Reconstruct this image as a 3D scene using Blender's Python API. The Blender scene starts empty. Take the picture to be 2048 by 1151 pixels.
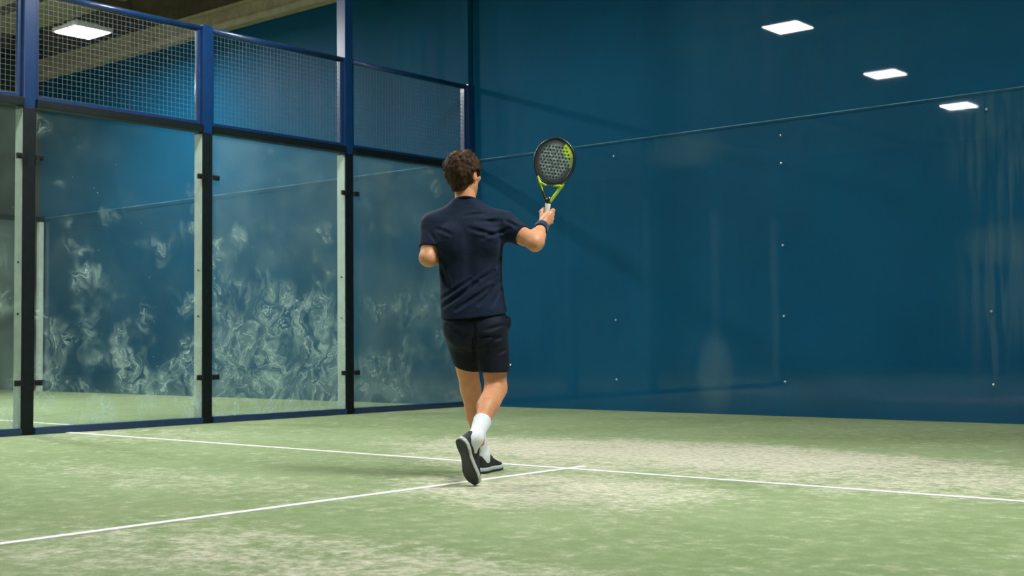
import bpy, math, random
import numpy as np
from mathutils import Vector, Matrix

C = bpy.context.scene.collection
rnd = random.Random(7)

# ----------------------------------------------------------------- helpers
def mesh_from(verts, faces, name, smooth=False):
    me = bpy.data.meshes.new(name)
    me.from_pydata([tuple(v) for v in verts], [], [tuple(f) for f in faces])
    me.update()
    if smooth:
        me.polygons.foreach_set('use_smooth', [True] * len(me.polygons))
    return me

def link(name, me, mat, parent=None, label=None, loc=None):
    o = bpy.data.objects.new(name, me)
    C.objects.link(o)
    if mat is not None and me is not None:
        me.materials.clear(); me.materials.append(mat)
    if parent is not None: o.parent = parent
    if label: o['label'] = label
    if loc is not None: o.location = loc
    return o

def thing(name, label, cat, loc=(0, 0, 0), rotz=0, group=None):
    o = bpy.data.objects.new(name, None); C.objects.link(o)
    o.empty_display_size = .2
    o.location = loc; o.rotation_euler = (0, 0, rotz)
    o['label'] = label; o['category'] = cat
    if group: o['group'] = group
    return o

def tag(o, label, cat, group=None):
    o['label'] = label; o['category'] = cat
    if group: o['group'] = group
    return o

def struct(o):
    o['kind'] = 'structure'; return o

def children_of(o):
    return [c for c in o.children]

def dup(o, loc, label, parent=None):
    c = o.copy(); C.objects.link(c)
    if parent is None:
        c.location = loc; c['label'] = label
    else:
        c.parent = parent
    for ch in list(o.children):
        dup(ch, None, None, c)
    return c

class MB:
    """collects boxes / tubes / cylinders into one mesh"""
    def __init__(s): s.v = []; s.f = []
    def box(s, x0, x1, y0, y1, z0, z1, bev=0.0):
        b = len(s.v)
        if bev <= 0:
            s.v += [(x, y, z) for z in (z0, z1) for y in (y0, y1) for x in (x0, x1)]
            s.f += [tuple(b + i for i in q) for q in
                    [(0, 2, 3, 1), (4, 5, 7, 6), (0, 1, 5, 4), (2, 6, 7, 3), (0, 4, 6, 2), (1, 3, 7, 5)]]
            return s
        import bmesh
        bm = bmesh.new()
        bmesh.ops.create_cube(bm, size=1.0)
        for v in bm.verts:
            v.co = Vector(((x0 + x1) / 2 + v.co.x * (x1 - x0), (y0 + y1) / 2 + v.co.y * (y1 - y0),
                           (z0 + z1) / 2 + v.co.z * (z1 - z0)))
        bmesh.ops.bevel(bm, geom=bm.edges[:], offset=bev, segments=2, profile=.7, affect='EDGES')
        bm.verts.index_update()
        s.v += [tuple(v.co) for v in bm.verts]
        s.f += [tuple(b + v.index for v in f.verts) for f in bm.faces]
        bm.free(); return s
    def bar(s, a, b_, w, h=None, up=(0, 0, 1)):
        h = h or w
        a = Vector(a); b_ = Vector(b_); d = (b_ - a).normalized(); up = Vector(up)
        if abs(d.dot(up)) > .99: up = Vector((1, 0, 0))
        r = d.cross(up).normalized(); u = r.cross(d)
        k = len(s.v)
        for p in (a, b_):
            for sx, sy in ((-1, -1), (1, -1), (1, 1), (-1, 1)):
                s.v.append(tuple(p + r * sx * w / 2 + u * sy * h / 2))
        s.f += [tuple(k + i for i in q) for q in
                [(0, 3, 2, 1), (4, 5, 6, 7), (0, 1, 5, 4), (1, 2, 6, 5), (2, 3, 7, 6), (3, 0, 4, 7)]]
        return s
    def tube(s, pts, rad, n=8, closed=False):
        pts = [Vector(p) for p in pts]
        k = len(s.v); m = len(pts)
        prev = None
        for i, p in enumerate(pts):
            d = (pts[min(i + 1, m - 1)] - pts[max(i - 1, 0)]).normalized()
            if prev is None:
                t = Vector((0, 0, 1)) if abs(d.z) < .9 else Vector((1, 0, 0))
                r = d.cross(t).normalized()
            else:
                r = (prev - d * prev.dot(d)).normalized()
            prev = r; u = d.cross(r)
            rr = rad[i] if isinstance(rad, (list, tuple)) else rad
            for j in range(n):
                a = 2 * math.pi * j / n
                s.v.append(tuple(p + r * math.cos(a) * rr + u * math.sin(a) * rr))
        for i in range(m - 1):
            for j in range(n):
                j2 = (j + 1) % n
                s.f.append((k + i * n + j, k + i * n + j2, k + (i + 1) * n + j2, k + (i + 1) * n + j))
        s.f.append(tuple(k + j for j in range(n))[::-1])
        s.f.append(tuple(k + (m - 1) * n + j for j in range(n)))
        return s
    def build(s, name, mat, parent=None, smooth=False, label=None):
        return link(name, mesh_from(s.v, s.f, name, smooth), mat, parent, label)

# ----------------------------------------------------------------- node helpers
class NT:
    def __init__(s, name):
        s.m = bpy.data.materials.new(name); s.m.use_nodes = True
        s.t = s.m.node_tree; s.t.nodes.clear()
        s.out = s.t.nodes.new('ShaderNodeOutputMaterial')
    def n(s, typ, **kw):
        nd = s.t.nodes.new(typ)
        for k, v in kw.items(): setattr(nd, k, v)
        return nd
    def l(s, a, b): s.t.links.new(a, b)
    def set(s, sock, v):
        if hasattr(v, 'is_linked') or hasattr(v, 'links'): s.l(v, sock)
        else: sock.default_value = v
    def math(s, op, a, b=0.0, clamp=False):
        nd = s.n('ShaderNodeMath', operation=op, use_clamp=clamp)
        s.set(nd.inputs[0], a); s.set(nd.inputs[1], b); return nd.outputs[0]
    def vmath(s, op, a, b=(0, 0, 0)):
        nd = s.n('ShaderNodeVectorMath', operation=op)
        s.set(nd.inputs[0], a); s.set(nd.inputs[1], b)
        return nd.outputs['Value'] if op in ('LENGTH', 'DISTANCE', 'DOT_PRODUCT') else nd.outputs[0]
    def coord(s, kind='Object', scale=(1, 1, 1), loc=(0, 0, 0), rot=(0, 0, 0)):
        tc = s.n('ShaderNodeTexCoord'); mp = s.n('ShaderNodeMapping')
        mp.inputs['Scale'].default_value = scale; mp.inputs['Location'].default_value = loc
        mp.inputs['Rotation'].default_value = rot
        s.l(tc.outputs[kind], mp.inputs[0]); return mp.outputs[0]
    def noise(s, vec, scale, detail=3, rough=.5, dist=0.0):
        nd = s.n('ShaderNodeTexNoise')
        s.l(vec, nd.inputs['Vector']); nd.inputs['Scale'].default_value = scale
        nd.inputs['Detail'].default_value = detail; nd.inputs['Roughness'].default_value = rough
        nd.inputs['Distortion'].default_value = dist
        return nd.outputs['Fac']
    def ramp(s, fac, lo, hi, a=0.0, b=1.0, smooth=True):
        nd = s.n('ShaderNodeMapRange', interpolation_type='SMOOTHSTEP' if smooth else 'LINEAR')
        s.set(nd.inputs[0], fac)
        for i, v in zip((1, 2, 3, 4), (lo, hi, a, b)): nd.inputs[i].default_value = v
        return nd.outputs[0]
    def mix(s, fac, a, b):
        nd = s.n('ShaderNodeMix', data_type='RGBA')
        s.set(nd.inputs['Factor'], fac)
        s.set(nd.inputs[6], a if not isinstance(a, tuple) else (*a[:3], 1))
        s.set(nd.inputs[7], b if not isinstance(b, tuple) else (*b[:3], 1))
        return nd.outputs[2]
    def bsdf(s, col, rough=.5, **kw):
        b = s.n('ShaderNodeBsdfPrincipled')
        s.set(b.inputs['Base Color'], (*col[:3], 1) if isinstance(col, tuple) else col)
        s.set(b.inputs['Roughness'], rough)
        for k, v in kw.items():
            s.set(b.inputs[k.replace('_', ' ')], v)
        s.l(b.outputs[0], s.out.inputs[0]); s.b = b
        return b
    def bump(s, h, strength=.3, dist=.01):
        nd = s.n('ShaderNodeBump'); s.l(h, nd.inputs['Height'])
        nd.inputs['Strength'].default_value = strength; nd.inputs['Distance'].default_value = dist
        s.l(nd.outputs[0], s.b.inputs['Normal'])

def simple(name, col, rough=.5, var=.15, scale=12, bump=0.0, **kw):
    t = NT(name); v = t.coord()
    f = t.noise(v, scale, 4, .6)
    dark = tuple(c * (1 - var) for c in col); lite = tuple(min(1, c * (1 + var)) for c in col)
    t.bsdf(t.mix(t.ramp(f, .3, .7), dark, lite), rough, **kw)
    if bump: t.bump(t.noise(v, scale * 6, 3), bump, .004)
    return t.m

# ----------------------------------------------------------------- materials
def mat_turf():
    t = NT('turf'); v = t.coord()
    big = t.noise(v, .55, 3, .55)
    mid = t.noise(v, 2.6, 5, .62, .4)
    fine = t.noise(v, 9.0, 4, .7)
    grit = t.noise(v, 90.0, 2, .6)
    green = t.mix(t.ramp(big, .3, .72), GREEN_A, GREEN_B)
    green = t.mix(t.ramp(fine, .35, .75, 0, .45), green, GREEN_C)
    sep = t.n('ShaderNodeSeparateXYZ'); t.l(v, sep.inputs[0])
    def blob(cx, cy, rx, ry):
        x = t.math('DIVIDE', t.math('SUBTRACT', sep.outputs[0], cx), rx)
        y = t.math('DIVIDE', t.math('SUBTRACT', sep.outputs[1], cy), ry)
        d = t.math('ADD', t.math('MULTIPLY', x, x), t.math('MULTIPLY', y, y))
        return t.ramp(d, 0.0, 1.0, 1.0, 0.0)
    worn = None
    for cx, cy, rx, ry, w in [(5.6, -4.2, 3.2, 1.25, .34), (7.4, -4.6, 2.6, 1.3, .22), (6.2, -6.3, 1.3, 1.0, .26), (5.0, -5.1, 1.6, .9, .2),
                              (.9, -5.2, 1.3, 1.1, .12), (6.9, -8.6, 2.0, .9, .16), (4.2, -7.2, 2.0, .6, .1)]:
        b = t.math('MULTIPLY', blob(cx, cy, rx, ry), w)
        worn = b if worn is None else t.math('MAXIMUM', worn, b)
    m = t.math('ADD', t.math('ADD', t.math('MULTIPLY', mid, .45), t.math('MULTIPLY', fine, .55)), worn)
    speck = t.noise(v, 22.0, 3, .7)
    sand = t.ramp(t.math('ADD', m, t.math('MULTIPLY', t.math('SUBTRACT', speck, .5), .42)), .50, .88, 0, .92)
    col = t.mix(sand, green, t.mix(t.ramp(speck, .35, .65), (.52, .47, .36), SAND))
    col = t.mix(t.ramp(grit, .35, .7, 0, .22), col, (.10, .15, .05))
    t.bsdf(col, .95, Specular_IOR_Level=.15)
    t.bump(t.noise(v, 260, 2), .5, .006)
    return t.m

def sepx(t, v):
    s = t.n('ShaderNodeSeparateXYZ'); t.l(v, s.inputs[0]); return s.outputs[0]

def mat_wall_paint(name, coat):
    t = NT(name); v = t.coord()
    f = t.noise(v, .7, 3, .5); g = t.noise(t.coord(scale=(6, 1, .25)), 1.6, 4, .55)
    col = t.mix(t.ramp(f, .3, .7), (.0005, .058, .126), (.0006, .070, .148))
    col = t.mix(t.ramp(g, .45, .8, 0, .35), col, (.001, .078, .150))
    t.bsdf(col, t.ramp(g, .3, .8, .5, .65), Specular_IOR_Level=.08, Coat_Weight=(t.math('MULTIPLY', t.ramp(sepx(t, v), 2.2, 3.2, 0, 1.0), coat) if coat else 0.0), Coat_Roughness=.02, Coat_IOR=1.45)
    return t.m

def mat_glass(name, haze=.05, marks=0.0, seed=0.0, low=0.0, ior=1.42, tint=(.965, .99, .985), refl_spots=()):
    """clear tempered glass with dust and ball / hand smears lying on it, plus painted-in reflections"""
    t = NT(name)
    v = t.coord(loc=(seed, seed * .7, seed * 1.3))
    tr = t.n('ShaderNodeBsdfTransparent'); tr.inputs[0].default_value = (*tint, 1)
    gl = t.n('ShaderNodeBsdfGlossy'); gl.inputs['Roughness'].default_value = .015
    fr = t.n('ShaderNodeFresnel'); geo = t.n('ShaderNodeNewGeometry')
    t.l(t.ramp(geo.outputs['Backfacing'], 0, 1, ior, 1 / ior, False), fr.inputs[0])
    mx = t.n('ShaderNodeMixShader'); t.l(fr.outputs[0], mx.inputs[0])
    t.l(tr.outputs[0], mx.inputs[1]); t.l(gl.outputs[0], mx.inputs[2])
    df = t.n('ShaderNodeBsdfDiffuse'); df.inputs[0].default_value = (.56, .74, .66, 1)
    tl = t.n('ShaderNodeBsdfTranslucent'); tl.inputs[0].default_value = (.56, .74, .66, 1)
    dm = t.n('ShaderNodeMixShader'); dm.inputs[0].default_value = .45
    t.l(df.outputs[0], dm.inputs[1]); t.l(tl.outputs[0], dm.inputs[2])
    cloud = t.noise(v, 1.6, 4, .6, .3)
    fac = t.math('MULTIPLY', t.ramp(cloud, .3, .75, .45, 1.3), haze)
    if marks > 0:
        w = t.noise(v, 2.2, 3, .55)
        wv = t.n('ShaderNodeVectorMath', operation='SCALE')
        cn = t.n('ShaderNodeTexNoise'); cn.inputs['Scale'].default_value = 2.2; cn.inputs['Detail'].default_value = 3
        t.l(v, cn.inputs['Vector']); t.l(cn.outputs['Color'], wv.inputs[0]); wv.inputs['Scale'].default_value = .8
        vv = t.vmath('ADD', v, wv.outputs[0])
        mp = t.n('ShaderNodeMapping'); mp.inputs['Scale'].default_value = (1, 1.2, .75)
        mp.inputs['Rotation'].default_value = (.5, 0, 0)
        t.l(vv, mp.inputs[0])
        lines = None
        for sc, wd in ((2.4, .010), (5.0, .018)):
            nz = t.noise(mp.outputs[0], sc, 2, .5, 1.6)
            a = t.math('ABSOLUTE', t.math('SUBTRACT', nz, .5))
            ln = t.ramp(a, 0, wd, 1, 0)
            lines = ln if lines is None else t.math('ADD', lines, t.math('MULTIPLY', ln, .6))
        soft = t.ramp(t.noise(mp.outputs[0], 5.5, 5, .7, .9), .38, .78, 0, .9)
        sep = t.n('ShaderNodeSeparateXYZ'); t.l(t.coord(), sep.inputs[0])
        patch = t.ramp(t.math('ADD', w, t.ramp(sep.outputs[2], 0.2, 2.3, low, -.10)), .46, .66)
        marksf = t.math('MULTIPLY', t.math('MULTIPLY', t.math('ADD', lines, soft), patch), marks)
        fac = t.math('ADD', fac, marksf)
        sp = t.n('ShaderNodeTexVoronoi'); sp.inputs['Scale'].default_value = 9
        t.l(v, sp.inputs['Vector'])
        fac = t.math('ADD', fac, t.ramp(sp.outputs['Distance'], .02, .05, .35 * min(1, marks * 4), 0))
    if refl_spots:  # pale patches that paint faint reflections into the glass haze
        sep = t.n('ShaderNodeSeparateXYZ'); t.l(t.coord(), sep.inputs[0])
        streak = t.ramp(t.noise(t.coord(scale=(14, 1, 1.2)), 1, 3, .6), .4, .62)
        for cx, cz, rx, rz, w, st in refl_spots:
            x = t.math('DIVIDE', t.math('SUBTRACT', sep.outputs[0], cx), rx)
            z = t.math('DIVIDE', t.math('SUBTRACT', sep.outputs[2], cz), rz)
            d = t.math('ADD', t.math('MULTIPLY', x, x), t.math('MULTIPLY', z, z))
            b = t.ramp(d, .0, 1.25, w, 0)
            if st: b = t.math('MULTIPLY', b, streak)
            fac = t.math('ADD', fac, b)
    fac = t.math('MINIMUM', fac, .8)
    fm = t.n('ShaderNodeMixShader'); t.l(fac, fm.inputs[0])
    t.l(mx.outputs[0], fm.inputs[1]); t.l(dm.outputs[0], fm.inputs[2])
    t.l(fm.outputs[0], t.out.inputs[0])
    return t.m

def mat_lamp(strength, name='lit_lamp_diffuser'):
    t = NT(name); v = t.coord()
    e = t.n('ShaderNodeEmission'); e.inputs[0].default_value = LAMP_COL
    e.inputs[1].default_value = strength
    t.l(e.outputs[0], t.out.inputs[0]); return t.m

GREEN_A = (.195, .260, .120); GREEN_B = (.275, .345, .180); GREEN_C = (.37, .42, .25); SAND = (.70, .67, .54)
LAMP_COL = (.96, 1.0, .985, 1)
LAMP_L = 165.0

M = {}
M['turf'] = mat_turf()
M['line'] = simple('white_line_turf', (.80, .80, .76), .9, .10, 18, .3)
M['blue'] = mat_wall_paint('glossy_blue_wall_paint', .38)
M['bluematte'] = mat_wall_paint('matt_blue_wall_paint', 0.0)
M['steel'] = simple('navy_painted_steel', (.004, .030, .105), .34, .12, 8, Coat_Weight=.5, Coat_Roughness=.12)
M['dark'] = simple('dark_rubber_and_steel', (.004, .008, .009), .5, .3, 14, Specular_IOR_Level=.25)
M['pale'] = simple('pale_grey_plate', (.46, .53, .47), .55, .10, 6)
M['bolt'] = simple('bolt_steel', (.03, .035, .035), .35, .3, 40, Metallic=.6)
M['silver'] = simple('silver_bolt', (.6, .66, .66), .3, .15, 60, Metallic=.8)
M['wire'] = simple('galvanised_wire', (.08, .115, .145), .6, .15, 30)
M['brown'] = simple('brown_roof_sheet', (.72, .60, .44), .8, .18, 1.3)
M['truss'] = simple('dark_roof_steel', (.13, .105, .08), .7, .2, 4)
M['beam'] = simple('dusty_beige_beam', (.42, .35, .26), .7, .15, 5)
M['greywall'] = simple('grey_green_hall_wall', (.035, .046, .040), .85, .25, .9)
M['darkwall'] = simple('dark_navy_hall_wall', (.010, .018, .028), .85, .25, .9)
M['edge'] = simple('ground_glass_edge', (.16, .30, .32), .6, .6, 1.2)
M['lampbody'] = simple('white_lamp_housing', (.7, .7, .68), .5, .05, 8)
M['lamp'] = mat_lamp(LAMP_L)
M['flood'] = mat_lamp(LAMP_L * 7, 'lit_floodlight_glass')

# ----------------------------------------------------------------- camera
CAM = Vector((10.28457656, -11.44413307, .75627))
Rm = Matrix(((0.7634387824105004, 0.03505876393911084, 0.6449279871292877),
             (0.6458190171791957, -0.027692948442189752, -0.7629881372972166),
             (-0.008889463497348418, 0.999001493331036, -0.043783487310736065)))
cd = bpy.data.cameras.new('camera'); cam = bpy.data.objects.new('camera', cd); C.objects.link(cam)
cam.matrix_world = Matrix.Translation(CAM) @ Rm.to_4x4()
cd.sensor_width = 36; cd.lens = 2524.295 / 2048 * 36
cd.clip_end = 200
cd.dof.use_dof = True; cd.dof.focus_distance = 7.1; cd.dof.aperture_fstop = 4.5
bpy.context.scene.camera = cam

# ----------------------------------------------------------------- the hall
X0, X1, Y0 = -22.0, 15.0, -24.0
floor = struct(MB().box(X0, X1, Y0, .30, -.06, 0).build('floor', M['turf']))
SERV, CENT = -5.405, 5.605
MB().box(.0, 11.2, SERV - .025, SERV + .025, 0, .004).build('court_line', M['line'], floor, label='white service line running across the court')
MB().box(CENT - .025, CENT + .025, -16, SERV + .17, 0, .0042).build('court_line', M['line'], floor, label='white centre line crossing the service line')
MB().box(-10, -.02, -4.83, -4.78, 0, .004).build('court_line', M['line'], floor, label='white service line of the court beyond the glass')

WT = 5.42
struct(MB().box(-.02, X1, .06, .30, 0, WT).build('wall_back', M['blue']))
struct(MB().box(-10.25, -.02, .06, .30, 0, WT).build('wall_back_neighbour', M['bluematte']))
struct(MB().box(X0, -10.25, .06, .30, 0, 6.4).build('wall_back_left', M['greywall']))
struct(MB().box(-10.25, X1, .10, .30, WT + .02, 6.4).build('wall_back_upper', M['truss']))
struct(MB().box(X0 - .2, X0, Y0, .30, 0, 6.4).build('wall_left', M['greywall']))
struct(MB().box(X1, X1 + .2, Y0, .30, 0, 6.4).build('wall_right', M['darkwall']))
struct(MB().box(X0, X1, Y0 - .2, Y0, 0, 6.4).build('wall_front', M['darkwall']))
cm = MB().box(X0, X1, Y0, .30, 6.4, 6.5)
struct(cm.build('ceiling', M['brown']))

# roof steel: a girder on the wall head, purlins and lattice trusses
g = MB().box(-10.3, X1, -.10, .06, WT + .01, WT + .10).box(-10.3, X1, -.03, .0, WT + .10, WT + .30).box(-10.3, X1, -.10, .06, WT + .30, WT + .34)
tag(g.build('roof_girder', M['beam']), 'dusty beige steel girder running along the head of the blue wall', 'beam')

def truss(y, label):
    o = thing('roof_truss', label, 'truss', (0, y, 0), 0, 'lattice trusses under the roof')
    a, b, z0, z1 = X0 + .05, X1 - .05, 5.72, 6.36
    MB().bar((a, 0, z0), (b, 0, z0), .10, .09).build('bottom_chord', M['truss'], o)
    MB().bar((a, 0, z1), (b, 0, z1), .10, .07).build('top_chord', M['truss'], o)
    web = MB(); n = 26; st = (b - a) / n
    for i in range(n):
        xa = a + i * st
        web.bar((xa, 0, z0 + .03), (xa + st / 2, 0, z1 - .03), .05)
        web.bar((xa + st / 2, 0, z1 - .03), (xa + st, 0, z0 + .03), .05)
        if i % 2: web.bar((xa, 0, z0 + .03), (xa, 0, z1 - .03), .05)
    web.build('web_bracing', M['truss'], o)
    return o
truss(-2.2, 'dark lattice roof truss nearest the blue wall')
truss(-6.0, 'dark lattice roof truss second from the blue wall')
truss(-9.8, 'dark lattice roof truss third from the blue wall')
truss(-13.6, 'dark lattice roof truss fourth from the blue wall')
for k, (x, word) in enumerate([(-15.5, 'farthest to the left over the neighbouring court'), (-11.2, 'over the far edge of the neighbouring court'), (-7.6, 'left of the lit lamp over the neighbouring court'),
                               (-3.9, 'right of the lit lamp over the neighbouring court'), (3.6, 'above the middle of the court')]):
    tag(MB().box(x - .06, x + .06, Y0 + .1, .09, 6.18, 6.34).build('roof_purlin', M['truss']),
        'dark roof purlin under the brown ceiling, ' + word, 'beam', 'purlins under the ceiling')

# ----------------------------------------------------------------- lamps
def make_lamp():
    o = thing('ceiling_lamp', 'x', 'lamp', (0, 0, 0), 0, 'square high bay lamps')
    MB().box(-.30, .30, -.30, .30, .004, .06, .01).box(-.12, .12, -.18, .18, .06, .14, .01).build('housing', M['lampbody'], o)
    MB().box(-.26, .26, -.26, .26, -.006, .003).build('diffuser', M['lamp'], o)
    h = MB()
    for sx in (-.2, .2): h.tube([(sx, 0, .06), (sx, 0, 1.20)], .006, 6)
    h.build('hanger', M['truss'], o)
    return o
LZ = 5.2
lamps = [(-5.75, -1.84, 'lit square lamp over the neighbouring court, seen through the wire mesh'),
         (1.84, -4.55, 'lit square lamp mirrored as the largest bright patch on the blue wall'),
         (1.55, -8.50, 'lit square lamp mirrored as the middle bright patch on the blue wall'),
         (1.38, -12.28, 'lit square lamp mirrored as the smallest bright patch on the blue wall'),
         (7.9, -5.9, 'lit square lamp over the right half of the court, nearer to the person'),
         (8.9, -6.1, 'unseen square lamp added over the right half of the court, farther from the person'),  # twin lamp added beside the other to double the light from the right
         (-9.2, -6.2, 'lit square lamp over the neighbouring court beside the nearest glass panel'),
         (-12.5, -10.6, 'lit square lamp over the far edge of the neighbouring court')]
L0 = make_lamp()
for i, (x, y, lab) in enumerate(lamps):
    if i == 0: L0.location = (x, y, LZ); L0['label'] = lab
    else: dup(L0, (x, y, LZ), lab)

fl = thing('floodlight', 'small bright floodlight over the neighbouring court, left of the picture', 'lamp', (-4.2, -5.0, 5.28))
MB().box(-.16, .16, -.16, .16, .004, .07, .012).box(-.06, .06, -.10, .10, .07, .13, .01).build('housing', M['lampbody'], fl)
MB().box(-.13, .13, -.13, .13, -.006, .003).build('diffuser', M['flood'], fl)
MB().tube([(-.08, 0, .07), (-.08, 0, 1.12)], .006, 6).tube([(.08, 0, .07), (.08, 0, 1.12)], .006, 6).build('hanger', M['truss'], fl)
# ----------------------------------------------------------------- side wall of glass and mesh
GT, MT = 2.876, 3.915
WIRE = .0012
PY = [0.0, -2.022, -3.904, -5.781, -7.70]

def post(y, label, tall=False, corner=False):
    o = thing('steel_post', label, 'post', (0, y, 0), 0, 'posts of the glass side wall')
    top = 6.15 if tall else MT + .022
    MB().box(-.150, -.012, -.056, .056, GT - .02, top, .006).build('upper_tube', M['steel'], o)
    MB().box(-.150, -.010, -.056, .056, 0.01, GT - .02, .005).build('lower_tube', M['dark'], o)
    MB().box(-.155, .0, -.058, .058, 0, .012, .002).build('base_plate', M['dark'], o)
    if not corner:
        for s in (-1, 1):
            MB().box(-.146, -.026, *sorted((s * .0562, s * .0595)), .06, GT - .03).build('side_plate', M['pale'], o, label='pale grey plate on the side of the dark post')
        for z in (1.05, 1.5):
            MB().tube([(-.075, -.058, z), (-.075, -.067, z)], .010, 10).build('bolt', M['bolt'], o)
    return o
post(PY[0], 'navy corner post where the mesh side wall meets the blue wall', corner=True)
post(PY[1], 'tall navy steel post rising past the top rail, white glint on its edge', tall=True)
post(PY[2], 'navy steel post between the heavily smeared pane and the pane with few smears')
post(PY[3], 'navy steel post at the left edge of the picture')
post(PY[4], 'navy steel post outside the picture on the near left')
tag(MB().box(-.10, -.02, -.05, .03, MT + .024, 6.15, .004).build('corner_shade_bar', M['blue']), 'dim blue bar in place of the faint reflection and shadow above the corner post', 'post')  # bar added where only a faint shadow band and reflection show

glass_mats = [mat_glass('glass_hazy', .06, .22, 3.1, .06),
              mat_glass('glass_heavily_smeared', .06, .40, 9.7, .26),
              mat_glass('glass_lightly_smeared', .022, .38, 17.3, .09),
              mat_glass('glass_dusty', .035, .25, 23.9, .03)]
glabs = ['hazy glass panel next to the corner with the blue wall', 'glass panel covered in white smears and scratches between two posts',
         'glass panel with a few scattered white smears', 'dusty glass panel cut off by the left picture edge']
mlabs = ['hazy blue wire mesh panel next to the blue wall corner', 'wire mesh panel left of the tall post',
         'wire mesh panel with the lit lamp behind it', 'wire mesh panel cut off by the left picture edge']
for i in range(4):
    ya, yb = PY[i + 1] + .061, PY[i] - .061
    w = (yb - ya) / 2
    p = thing('glass_panel', glabs[i], 'glass panel', (0, (ya + yb) / 2, 0), 0, 'glass panels of the side wall')
    MB().box(-.024, -.012, -w + .004, w - .004, .058, GT - .004).build('pane', glass_mats[i], p)
    MB().box(-.10, .010, -w, w, .0, .062, .004).build('bottom_channel', M['steel'], p)
    MB().box(-.11, .010, -w, w, GT - .012, GT + .060, .004).build('top_channel', M['dark'], p)
    for s in (-1, 1):
        for z in (.45, 2.42):
            yy_ = s * (w - .032)
            c = MB().box(-.012, .014, yy_ - .034, yy_ + .034, z - .025, z + .025, .005).build('clamp', M['bolt'], p)
            MB().tube([(.012, yy_ - .006 * s, z), (.026, yy_ - .006 * s, z)], .011, 10).build('bolt', M['bolt'], c)
    p = thing('mesh_panel', mlabs[i], 'mesh panel', (-.065, (ya + yb) / 2, 0), 0, 'wire mesh panels of the side wall')
    w -= .001; z0, z1 = GT + .062, MT - .012; t = .036
    fm = MB().box(-.02, .02, -w, -w + t, z0, z1, .004).box(-.02, .02, w - t, w, z0, z1, .004)
    fm.box(-.02, .02, -w + t, w - t, z0, z0 + t, .004)
    fm.build('frame', M['steel'], p)
    MB().tube([(0, -w, MT - .012), (0, w, MT - .012)], .030, 14).build('top_rail', M['steel'], p, True)
    wr = MB(); r = WIRE
    n = int((2 * w) / .045)
    for k in range(1, n):
        y = -w + 2 * w * k / n
        wr.box(-r, r, y - r, y + r, z0 + t * .6, z1 - t * .6)
    nz = int((z1 - z0) / .045)
    for k in range(1, nz):
        z = z0 + (z1 - z0) * k / nz
        wr.box(r, 3 * r, -w + t * .6, w - t * .6, z - r, z + r)
    wr.build('wire_mesh', M['wire'], p)

# ----------------------------------------------------------------- back glass (in front of the blue wall)
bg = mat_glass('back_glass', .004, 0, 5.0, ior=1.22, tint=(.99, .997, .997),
               refl_spots=[(3.37, .42, .24, .46, .045, 0), (3.05, 2.80, .55, .20, .03, 0), (6.45, 1.62, .5, .22, .03, 0), (6.4, 1.1, .5, .9, .04, 1), (6.5, 2.5, .7, .7, .04, 1)])  # patches and streaks at the right end are reflections painted pale
bx = [0.02, 2.09, 4.16, 6.23, 8.30, 10.37]
bl = ['glass panel over the blue wall next to the side wall corner', 'glass panel over the blue wall behind the raised racket', 'glass panel over the blue wall right of the bolted joint',
      'glass panel over the blue wall at the right picture edge', 'glass panel over the blue wall outside the picture on the right']
for i in range(5):
    p = thing('glass_panel', bl[i], 'glass panel', (0, 0, 0), 0, 'glass panels over the blue wall')
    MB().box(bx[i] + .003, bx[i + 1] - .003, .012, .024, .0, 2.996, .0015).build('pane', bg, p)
    MB().box(bx[i] + .003, bx[i + 1] - .003, .0115, .0245, 2.9962, 2.9995).build('edge', M['edge'], p, label='frosted pale top edge of the glass')
    for j, z in enumerate([2.835, 2.55, 1.72, 1.005, .347]):
        if i != 2 and j in (1, 2): continue
        MB().tube([(bx[i] + .02, .0125, z), (bx[i] + .02, .004, z), (bx[i] + .02, .0, z)], [.013, .012, .006], 12).build('bolt', M['silver'], p, True, 'small silver bolt')

# neighbouring court: its back glass, corner post, far side wall
nm = mat_glass('neighbour_glass', .004, 0, 8.0, tint=(.99, .997, .997))
for i in range(5):
    xa = -10.0 + i * 2.0
    o = MB().box(xa + .01, xa + 1.83 if i == 4 else xa + 1.99, .012, .024, .0, 2.996).build('glass_panel', nm)
    MB().box(xa + .01, xa + 1.83 if i == 4 else xa + 1.99, .0115, .0245, 2.9962, 2.9995).build('edge', M['edge'], o, label='frosted pale top edge of the glass')
    tag(o, ['far left glass panel over the blue wall beyond the side wall', 'second glass panel from the left beyond the side wall', 'middle glass panel over the blue wall beyond the side wall',
            'second glass panel from the corner beyond the side wall', 'glass panel beyond the side wall next to the corner'][i], 'glass panel', 'glass panels of the neighbouring court')
p = thing('steel_post', 'pale post at the far corner of the neighbouring court, seen through the glass', 'post', (-10.08, -.02, 0))
MB().box(-.05, .05, -.05, .025, 0, 2.93, .004).build('tube', M['pale'], p)
MB().box(-.052, .052, -.052, .026, 2.93, 3.02, .004).build('cap', M['dark'], p)
tag(MB().box(-10.12, -10.04, -14, -.08, 2.94, 3.02).build('far_side_rail', M['dark']), 'dark rail across the far side of the neighbouring court', 'rail')
gm = mat_glass('far_side_glass', .10, .12, 31.0, .02)
for i in range(4):
    o = MB().box(-10.086, -10.074, -.12 - (i + 1) * 3.4, -.12 - i * 3.4 - .04, .0, 2.935).build('glass_panel', gm)
    tag(o, ['grey glass panel at the far side of the neighbouring court, next to the pale post', 'grey glass panel at the far side of the neighbouring court, second from the pale post',
            'grey glass panel at the far side of the neighbouring court, third from the pale post', 'grey glass panel at the far side of the neighbouring court, nearest the viewer'][i], 'glass panel', 'far side glass panels')

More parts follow.
